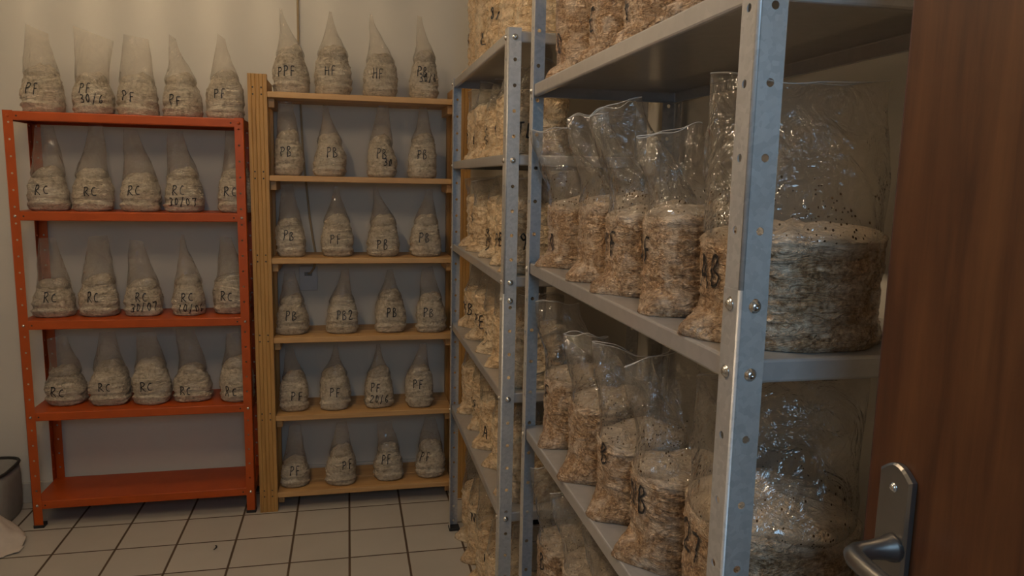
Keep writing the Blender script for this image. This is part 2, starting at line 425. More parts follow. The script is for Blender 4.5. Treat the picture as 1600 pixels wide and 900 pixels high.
def angle_post(bm, x, y, sx, sy, z0, z1, wx, wy, r, holes_x, holes_y, hr):
    """L-shaped post: outer corner at (x, y); flanges run along sx*X and sy*Y; rounded fold"""
    V = Vector((0, 0, 1)); L = z1-z0
    strip(bm, Vector((x, y, z0)), Vector((sx, 0, 0)), V, r, wx, L, [h-z0 for h in holes_x], hr)
    strip(bm, Vector((x, y, z0)), Vector((0, sy, 0)), V, r, wy, L, [h-z0 for h in holes_y], hr)
    n = 5; pr = None
    for i in range(n+1):
        a = PI/2*i/n
        px, py = x+sx*(r-r*math.sin(a)), y+sy*(r-r*math.cos(a))
        cur = (bm.verts.new((px, py, z0)), bm.verts.new((px, py, z1)))
        if pr: bm.faces.new((pr[0], cur[0], cur[1], pr[1])).smooth = True
        pr = cur
SOLID = ('SOLIDIFY', dict(thickness=.0016, offset=0.0))
def tray(x0, x1, y0, y1, z, lip):
    bm = bmesh.new()
    q = lambda *p: bm.faces.new([bm.verts.new(v) for v in p])
    r = .012
    c = [(x0, y0), (x1, y0), (x1, y1), (x0, y1)]
    ci = [(x0+r, y0+r), (x1-r, y0+r), (x1-r, y1-r), (x0+r, y1-r)]
    top = [bm.verts.new((*p, z)) for p in c]; bot = [bm.verts.new((*p, z-lip)) for p in c]; inn = [bm.verts.new((*p, z-lip)) for p in ci]
    bm.faces.new(top)
    for i in range(4):
        j = (i+1) % 4
        bm.faces.new((top[i], bot[i], bot[j], top[j])); bm.faces.new((bot[i], inn[i], inn[j], bot[j]))
    return bm
def bolt_bm(p, d, r=.0065):
    """domed screw head with a slot, facing direction d"""
    bm = bmesh.new()
    d = Vector(d).normalized(); u = d.orthogonal().normalized(); v = d.cross(u); p = Vector(p)
    prof = [(1.25, 0), (1.25, .15), (1.0, .22), (.92, .45), (.7, .68), (.4, .8), (.16, .82), (.12, .6)]
    rings = [[bm.verts.new(p + d*(h*r) + (math.cos(2*PI*k/12)*u + math.sin(2*PI*k/12)*v)*(q*r)) for k in range(12)] for q, h in prof]
    for A, B in zip(rings, rings[1:]):
        for k in range(12): bm.faces.new((A[k], A[(k+1) % 12], B[(k+1) % 12], B[k]))
    bm.faces.new(rings[-1]); bm.faces.new(rings[0][::-1])
    return bm
def steel_rack(label, x0, x1, y0, y1, ztop, shelves, pitch, phase, splice, feet, group):
    t = thing('steel_rack', label, 'rack', (x0, y0, 0), group)
    X, Y = x1-x0, y1-y0
    hol = [phase + pitch*k for k in range(40)]
    near = lambda h: any(abs(h-(s-.015)) < .02 for s in shelves)
    hs = [h for h in hol if h < ztop and not near(h)]
    for (px, py, sx, sy) in ((0, 0, 1, 1), (X, 0, -1, 1), (0, Y, 1, -1), (X, Y, -1, -1)):
        bm = bmesh.new()
        angle_post(bm, px, py, sx, sy, splice, ztop, .036, .036, .004, hs, hs, .005)
        d = .0008
        angle_post(bm, px-sx*d, py-sy*d, sx, sy, 0.010, splice, .0368, .0368, .004, hs, hs, .005)
        p = mesh_obj('post', bm, M['galv'], t, False, [SOLID])
        bm = bmesh.new(); box(bm, min(px-sx*.004, px+sx*.042), max(px-sx*.004, px+sx*.042), min(py-sy*.004, py+sy*.042), max(py-sy*.004, py+sy*.042), 0, .012)
        mesh_obj('foot_cap', bm, M['black'], p, False, [BEV(.003)])
    for s in shelves:
        mesh_obj('shelf', tray(.003, X-.003, .003, Y-.003, s, .028), M['tray'], t, False, [('BEVEL', dict(width=.003, segments=2, limit_method='ANGLE')), SOLID])
        for (py, sy) in ((0, 1), (Y, -1)):
            off = -.0008 if s < splice else 0
            mesh_obj('bolt', bolt_bm((off-.001, py+sy*.019, s-.016), (-1, 0, 0)), M['bolt'], t, True)
            if sy > 0: mesh_obj('bolt', bolt_bm((.019, py+off-.001, s-.016), (0, -1, 0)), M['bolt'], t, True)
    zb = splice-.019
    mesh_obj('bolt', bolt_bm((-.0018, .019, zb), (-1, 0, 0)), M['bolt'], t, True)
    mesh_obj('bolt', bolt_bm((.019, -.0018, zb), (0, -1, 0)), M['bolt'], t, True)
    return t
Z_NEAR = (1.735, 1.29, .848, .41, .09)
Z_FAR = (1.885, 1.567, 1.237, .907, .553)
steel_rack('galvanised steel shelving rack beside the open door, nearest to the viewer', .45, .845, .785, 1.862, 2.1, Z_NEAR, .0845, .0095, 1.376, True, 'grey steel racks along the right wall')
steel_rack('galvanised steel shelving rack in the far right corner, behind the nearer one', .412, .81, 1.962, 3.02, 1.893, Z_FAR, .066, .03, 1.19, True, 'grey steel racks along the right wall')

# orange rack
Z_OR = (1.727, 1.335, .89, .503, .118)
def orange_rack():
    x0, x1, y0, y1 = -1.312, -.421, 3.311, 3.578
    t = thing('orange_rack', 'orange enamelled metal shelving rack against the back wall', 'rack', (x0, y0, 0))
    X, Y = x1-x0, y1-y0
    hs = [.10 + .066*k for k in range(25)]
    hs = [h for h in hs if not any(abs(h-(s-.018)) < .022 for s in Z_OR)]
    for (px, py, sx, sy) in ((0, 0, 1, 1), (X, 0, -1, 1), (0, Y, 1, -1), (X, Y, -1, -1)):
        bm = bmesh.new(); angle_post(bm, px, py, sx, sy, .01, 1.73, .036, .036, .003, hs, hs, .0042)
        p = mesh_obj('post', bm, M['orange'], t, False, [SOLID])
        bm = bmesh.new(); box(bm, min(px-sx*.002, px+sx*.039), max(px-sx*.002, px+sx*.039), min(py-sy*.002, py+sy*.039), max(py-sy*.002, py+sy*.039), 0, .014)
        mesh_obj('foot_cap', bm, M['black'], p, False, [BEV(.002)])
    for s in Z_OR:
        sh = mesh_obj('shelf', tray(.002, X-.002, .002, Y-.002, s, .035), M['orange'], t, False, [('BEVEL', dict(width=.003, segments=2, limit_method='ANGLE')), SOLID])
        for px in (.018, X-.018):
            mesh_obj('bolt', bolt_bm((px, -.001, s-.018), (0, -1, 0), .005), M['bolt'] if s < 1.6 else M['orange'], t, True)
        for px in (.048, X-.05):                                   # spare punched holes in the lip
            bm = bmesh.new()
            bmesh.ops.create_circle(bm, cap_ends=True, segments=12, radius=.0035, matrix=Matrix.Translation((px, .0005, s-.018)) @ Matrix.Rotation(PI/2, 4, 'X'))
            mesh_obj('punched_hole', bm, M['black'], sh)
    return t
orange_rack()

# pine rack
Z_PI = (1.843, 1.498, 1.146, .797, .444, .088)
def pine_rack():
    x0, x1, y0, y1 = -.400, .535, 3.304, 3.580
    t = thing('wooden_rack', 'pine plank shelving rack between the orange rack and the corner', 'rack', (x0, y0, 0))
    X, Y = x1-x0, y1-y0
    rng = random.Random(3)
    for px in (0, X-.076):
        for py in (0, Y-.034):
            ht = 1.912 if py == 0 else 1.86
            bm = bmesh.new()
            # plank with shallow V grooves down its front face
            prof = [(0, 0)]
            for g in range(1, 5):
                u = .076*g/5
                prof += [(u-.0022, 0), (u, .0022), (u+.0022, 0)]
            prof += [(.076, 0), (.076, .034), (0, .034)]
            lo = [bm.verts.new((px+u, py+v, 0)) for u, v in prof]; hi = [bm.verts.new((px+u, py+v, ht)) for u, v in prof]
            n = len(prof)
            for i in range(n): bm.faces.new((lo[i], lo[(i+1) % n], hi[(i+1) % n], hi[i]))
            bm.faces.new(hi); bm.faces.new(lo[::-1])
            p = mesh_obj('upright', bm, M['pine_z'], t)
            if py == 0 and px == 0:
                for s in Z_PI:
                    for dx in (.02, .054):
                        for dz in (-.006, -.034):
                            bm = bmesh.new()
                            bmesh.ops.create_circle(bm, cap_ends=True, segments=10, radius=.0035, matrix=Matrix.Translation((px+dx, py-.0006, s+dz+.02)) @ Matrix.Rotation(PI/2, 4, 'X'))
                            mesh_obj('nail_head', bm, M['black'], p)
    for s in Z_PI:
        bm = bmesh.new()
        box(bm, .0765, X-.0765, .002, .130, s-.024, s); box(bm, .0765, X-.0765, .136, Y-.004, s-.024, s)
        mesh_obj('shelf', bm, M['pine_x'], t, False, [BEV(.002)])
        for px in (.0765, X-.1015):
            bm = bmesh.new(); box(bm, px, px+.025, .036, Y-.036, s-.062, s-.0245)
            mesh_obj('cleat', bm, M['pine_x'], t, False, [BEV(.002)])
    for px in (.0425, X-.0765):                                       # side boards between front and rear uprights
        bm = bmesh.new(); box(bm, px+.001, px+.033, .0345, Y-.0345, 1.85, 1.895); mesh_obj('side_rail', bm, M['pine_x'], t, False, [BEV(.002)])
    return t
pine_rack()

# ------------------------------------------------------------------ bags
GL = {   # hand-drawn strokes in a unit box
 'P': [[(.1, 0), (.15, 1)], [(.02, .9), (.5, 1), (.75, .8), (.55, .55), (.14, .48)]],
 'F': [[(.15, 0), (.2, 1), (.75, .97)], [(.17, .52), (.6, .55)]],
 'B': [[(.1, 0), (.15, 1), (.55, .98), (.65, .78), (.2, .55), (.7, .4), (.65, .1), (.1, 0)]],
 'R': [[(.1, 0), (.15, 1)], [(.02, .92), (.5, 1), (.7, .8), (.5, .55), (.16, .5), (.8, 0)]],
 'C': [[(.75, .8), (.5, .9), (.15, .5), (.3, .08), (.8, .1)]],
 'T': [[(0, .95), (.8, 1)], [(.42, 1), (.38, 0)]],
 'E': [[(.7, 1), (.15, .95), (.12, 0), (.7, .05)], [(.14, .5), (.6, .52)]],
 'N': [[(.08, 0), (.12, 1), (.65, .05), (.7, 1)]],
 'A': [[(0, 0), (.4, 1), (.75, 0)], [(.15, .35), (.62, .38)]],
 'H': [[(.1, 0), (.14, 1)], [(.68, 0), (.72, 1)], [(.12, .5), (.7, .55)]],
 'D': [[(.1, 0), (.12, 1), (.6, .85), (.72, .4), (.5, .05), (.1, 0)]],
 'L': [[(.15, 1), (.12, .03), (.7, .05)]],
 'Y': [[(.05, 1), (.38, .5), (.36, 0)], [(.75, 1), (.38, .5)]],
 'S': [[(.7, .9), (.3, 1), (.12, .72), (.65, .38), (.5, .05), (.08, .08)]],
 '0': [[(.4, 1), (.12, .6), (.3, .02), (.65, .3), (.62, .85), (.4, 1)]],
 '1': [[(.2, .75), (.42, 1), (.4, 0)]],
 '2': [[(.1, .8), (.3, 1), (.62, .98), (.68, .72), (.08, .02)], [(.08, .02), (.75, .04)]],
 '3': [[(.1, .95), (.5, 1), (.7, .85), (.62, .62), (.28, .54)], [(.28, .54), (.68, .45), (.74, .2), (.5, 0), (.05, .08)]],
 '5': [[(.7, 1), (.2, .97), (.18, .6), (.65, .45), (.5, .03), (.1, .05)]],
 '6': [[(.6, 1), (.2, .55), (.2, .1), (.6, .08), (.6, .45), (.22, .4)]],
 '7': [[(.05, .92), (.4, .97), (.75, 1)], [(.75, 1), (.3, 0)]],
 '8': [[(.45, 1), (.15, .8), (.6, .3), (.4, 0), (.15, .25), (.62, .8), (.45, 1)]],
 '9': [[(.62, .65), (.35, .5), (.15, .8), (.45, 1), (.65, .8), (.55, 0)]],
 '/': [[(.1, -.1), (.6, 1.1)]],
}
def writing(bvh, text, th0, z0, h, R, wid, rng):
    """marker strokes laid on the bag as thin ribbons"""
    bm = bmesh.new()
    adv = h*.74; tot = adv*len(text)
    slope = rng.uniform(-.08, .06)
    def surf(s, z):
        a = th0 + s/R
        d = Vector((math.cos(a), math.sin(a), 0))
        o = d*.4 + Vector((0, 0, z))
        hit = bvh.ray_cast(o, -d, .6)
        if hit[0] is None: return None
        return hit[0] + d*.0022
    for i, ch in enumerate(text):
        sx = -tot/2 + adv*i + rng.uniform(-.04, .04)*h; hh = h*rng.uniform(.88, 1.1); by = -h/2 + slope*(sx) + rng.uniform(-.05, .05)*h
        for st in GL.get(ch, []):
            pts = [Vector((sx + p[0]*adv*.95, by + p[1]*hh)) for p in st]
            fine = []
            for a, b in zip(pts, pts[1:]):
                n = max(2, int((b-a).length/.004))
                fine += [a.lerp(b, k/n) for k in range(n)]
            fine.append(pts[-1])
            # soften the corners
            for _ in range(2):
                fine = [fine[0]] + [(fine[k-1]+2*fine[k]+fine[k+1])/4 for k in range(1, len(fine)-1)] + [fine[-1]]
            prev = None
            for k, p in enumerate(fine):
                t = (fine[min(k+1, len(fine)-1)] - fine[max(k-1, 0)])
                t = t.normalized() if t.length > 1e-9 else Vector((1, 0))
                nrm = Vector((-t.y, t.x))*wid*.5*(1.0 - .35*k/len(fine))
                a, b = surf((p+nrm).x, z0+(p+nrm).y), surf((p-nrm).x, z0+(p-nrm).y)
                if a is None or b is None: prev = None; continue
                cur = (bm.verts.new(a), bm.verts.new(b))
                if prev: bm.faces.new((prev[0], prev[1], cur[1], cur[0]))
                prev = cur
    return bm
def nz(v, s, seed): return noise.noise(Vector((v[0]*s+seed*7.13, v[1]*s-seed*3.7, v[2]*s+seed)))
def crease(v, s, zs, seed):
    n = noise.noise(Vector((v[0]*s+seed*5.1, v[1]*s+seed*2.3, v[2]*s*zs-seed)))
    return 1.0 - min(1.0, abs(n)*4.0)
def body_mesh(kind, R, H, seed, nt_, nz_):
    rng = random.Random(seed)
    bm = bmesh.new()
    tf = -PI/2 + rng.uniform(-.5, .5)
    fl = PI + rng.uniform(-.25, .45)
    dr = {'L': .9, 'N': .96, 'F': .95}[kind]
    waist = rng.uniform(.3, .6); tilt = rng.uniform(-.12, .12)
    sh = rng.uniform(.72, .82); tp = rng.uniform(.13, .24)
    rings = []
    for j in range(nz_+1):
        t = j/nz_
        if kind == 'L':
            if t < .10: p = .80 + .16*math.sqrt(max(0, 1-(1-t/.10)**2))
            elif t < sh: p = .96 + .04*math.sin((t-.10)/(sh-.10)*PI) - tp*((t-.1)/(sh-.1))**2.6
            else: p = (.96-tp)*math.sqrt(max(0.0, 1-((t-sh)/(1-sh))**2.2))
        else:
            if t < .05: p = .93 + .05*(t/.05)
            elif t < .86: p = .98 - .018*math.exp(-((t-waist)/.12)**2)
            else: p = .98*math.sqrt(max(0.0, 1-((t-.86)/.14)**2.6))
        ring = []
        for i in range(nt_):
            a = 2*PI*i/nt_
            ca, sa = math.cos(a), math.sin(a)
            e = 2.5
            q = (abs(ca)**e + abs(sa)**e)**(-1/e)
            r = R*p*q*.965
            base = Vector((ca*R, sa*R, t*H))
            z = t*H
            amp = min(1.0, p*1.2)
            if kind == 'L':
                r += amp*(.010*nz(base, 11, seed) + .0045*crease(base, 13, 2.6, seed) + .0025*crease(base, 30, 2.0, seed+3) - .004)
                # tucked bottom fold: a raised lip that arches over the front
                zf = H*(.13 + .06*math.cos(a-tf))
                r += .007*math.exp(-((z-zf)/.007)**2)*(.5+.5*math.cos(a-tf)) - .006*math.exp(-((z-zf-.013)/.008)**2)*(.5+.5*math.cos(a-tf))
                z += .014*max(0, t-.6)*(nz(base, 16, seed+9)+.3*math.cos(a-tf-1.5))*3*(H/.19)*(1 if t < 1 else 0)
            else:
                wr = .0024 if kind == 'N' else .006
                r += amp*(.005*nz(base, 7, seed) + wr*crease(base, 11 if kind == 'N' else 17, 4.5 if kind == 'N' else 2.2, seed) + .0014*crease(base, 34, 3.0, seed+3) - .0015)
                if kind == 'N': r += amp*.0012*nz(base, 120, seed)
                # flat sealed bottom whose corners stick out sideways
                f = max(0.0, 1-t*H/.034)
                k = math.exp(-((math.atan2(math.sin(a-fl), math.cos(a-fl))  )/.42)**2) + .8*math.exp(-((math.atan2(math.sin(a-fl-PI), math.cos(a-fl-PI)))/.42)**2)
                r += .036*f**.8*k*(1 + .25*nz(base, 30, seed+5)) - .006*math.exp(-((z-.045)/.012)**2)*k
                z += .014*f*k*(1-f)
                z += .05*max(0, t-.75)*(nz(base, 20, seed+9)+.5*math.cos(a+tilt*9))*(1 if t < 1 else 0)
            x = ca*r + tilt*.06*z*(1 if kind != 'L' else .6); y = sa*r*dr
            ring.append((x, y, max(0.0, z) if j else 0.0))
        rings.append(ring)
    vr = [[bm.verts.new(v) for v in r_] for r_ in rings[:-1]]
    top = bm.verts.new((0, 0, H*.99)); bot = bm.verts.new((0, 0, .001))
    for A, B in zip(vr, vr[1:]):
        for k in range(nt_): bm.faces.new((A[k], A[(k+1) % nt_], B[(k+1) % nt_], B[k]))
    for k in range(nt_):
        bm.faces.new((vr[-1][k], vr[-1][(k+1) % nt_], top)); bm.faces.new((vr[0][(k+1) % nt_], vr[0][k], bot))
    return bm, dr, (.96-tp)*.985
def film_mesh(kind, R, H, a, za, b, zb, wang, dr, seed, nt_, ns, zmax, psh):
    bm = bmesh.new()
    rng = random.Random(seed+77)
    W = Vector((math.cos(wang), math.sin(wang), 0)); D = Vector((-W.y, W.x, 0))
    z0 = H*(.66 if kind == 'L' else .78); zt = (za+zb)/2; hw1 = max(.004, abs(b-a)/2); cx = (a+b)/2
    pinch = hw1 < .022
    zs_ = H*(.84 if kind == 'L' else .90)                                     # where the film leaves the filling
    pw = rng.uniform(1.25, 1.75) if pinch else rng.uniform(.95, 1.25)
    rings = []
    bow = rng.uniform(-.012, .012)
    for j in range(ns+1):
        s = j/ns
        z_ = z0 + (zt-z0)*s
        u = max(0.0, (z_-zs_)/(zt-zs_))
        bury = .90 + .10*min(1, max(0, z_-z0-H*.05)/(H*.08))               # its lower hem lies under the wrinkles of the filling
        sh0 = (psh if kind == 'L' else .96)*bury
        hw = hw1 + (R*sh0-hw1)*((1-u)**pw if kind == 'L' else (1-u)**1.25)
        ht = .004 + (R*sh0*dr-.004)*((1-u)**1.25 if kind == 'L' else (1-u)**.85)
        if u == 0: hw, ht = R*sh0, R*sh0*dr
        s = u if u > 0 else 0.0
        c = W*(cx*(s*s*(3-2*s))) + D*(bow*math.sin(PI*s))
        ring = []
        for i in range(nt_):
            an = 2*PI*i/nt_
            ca, sa = math.cos(an), math.sin(an)
            q = (abs(ca)**2.4+abs(sa)**2.4)**(-1/2.4)
            ex = 1 + .0*s
            p = c + W*(ca*hw*q) + D*(sa*ht*q)
            z = z_ + (zb-za)/2*ca*s**1.5
            A = ((.001 if kind == 'L' else .003) + .011*math.sin(PI*min(1, s*.9))*(1 if kind != 'L' else .7))
            pv = Vector((p.x, p.y, z*.55))
            dn = A*(nz(pv, 20, seed+1) + .9*(crease(pv, 15, 1.0, seed+2)-.5)) * min(1, s*6+.05)
            dirn = (W*ca*.6 + D*sa)
            p = p + dirn*dn*(.35 + .65*(1-s))
            p = p + D*(.006*nz(pv, 14, seed+8)*s)
            ztop = (nz(Vector((ca*.1, sa*.02, 0)), 14, seed+4)*.012)*s**4 if kind != 'L' else 0
            ring.append((p.x, p.y, min(z+ztop, zmax)))
        rings.append(ring)
    vr = [[bm.verts.new(v) for v in r_] for r_ in rings]
    for A_, B_ in zip(vr, vr[1:]):
        for k in range(nt_): bm.faces.new((A_[k], A_[(k+1) % nt_], B_[(k+1) % nt_], B_[k]))
    if kind != 'L':
        f0 = len(bm.faces)
        tube(bm, rings[-1], .0007, 5, True)
        bm.faces.ensure_lookup_table()
        for f in bm.faces[f0:]: f.material_index = 1
    return bm
ORD = ['first', 'second', 'third', 'fourth', 'fifth', 'sixth']
def bag_label(g, row, i, txt):
    t = ' '.join(txt)
    mk = ('lettered ' + t + ' ') if t else ''
    if g == 'O':
        return f'milky bag {mk}on orange rack, {("top shelf", "second shelf down", "third shelf down", "fourth shelf down")[row-1]}, {ORD[i]} from left'
    if g == 'W':
        return f'milky bag {mk}on pine rack, {("top shelf", "second shelf down", "third shelf down", "fourth shelf down", "fifth shelf down", "bottom shelf")[row-1]}, {ORD[i]} from left'
    if g == 'F':
        if row == 6: return f'clear straw bag {mk}on the floor under far steel rack, {ORD[i]} from back wall'
        return f'clear straw bag {mk}on far steel rack, {("top", "second", "third", "fourth", "lowest")[row-1]} shelf, {ORD[i]} from back wall'
    n = ('farthest from door', 'second farthest from door', 'third from door', 'second from door', 'nearest the door')[i]
    return f'clear sawdust bag {mk}on near steel rack, {("top", "second", "third", "fourth")[row-1]} shelf, {n}'
GRP = {'O': 'milky bags on the orange rack', 'W': 'milky bags on the pine rack', 'F': 'clear bags on the far steel rack', 'N': 'clear bags on the near steel rack'}
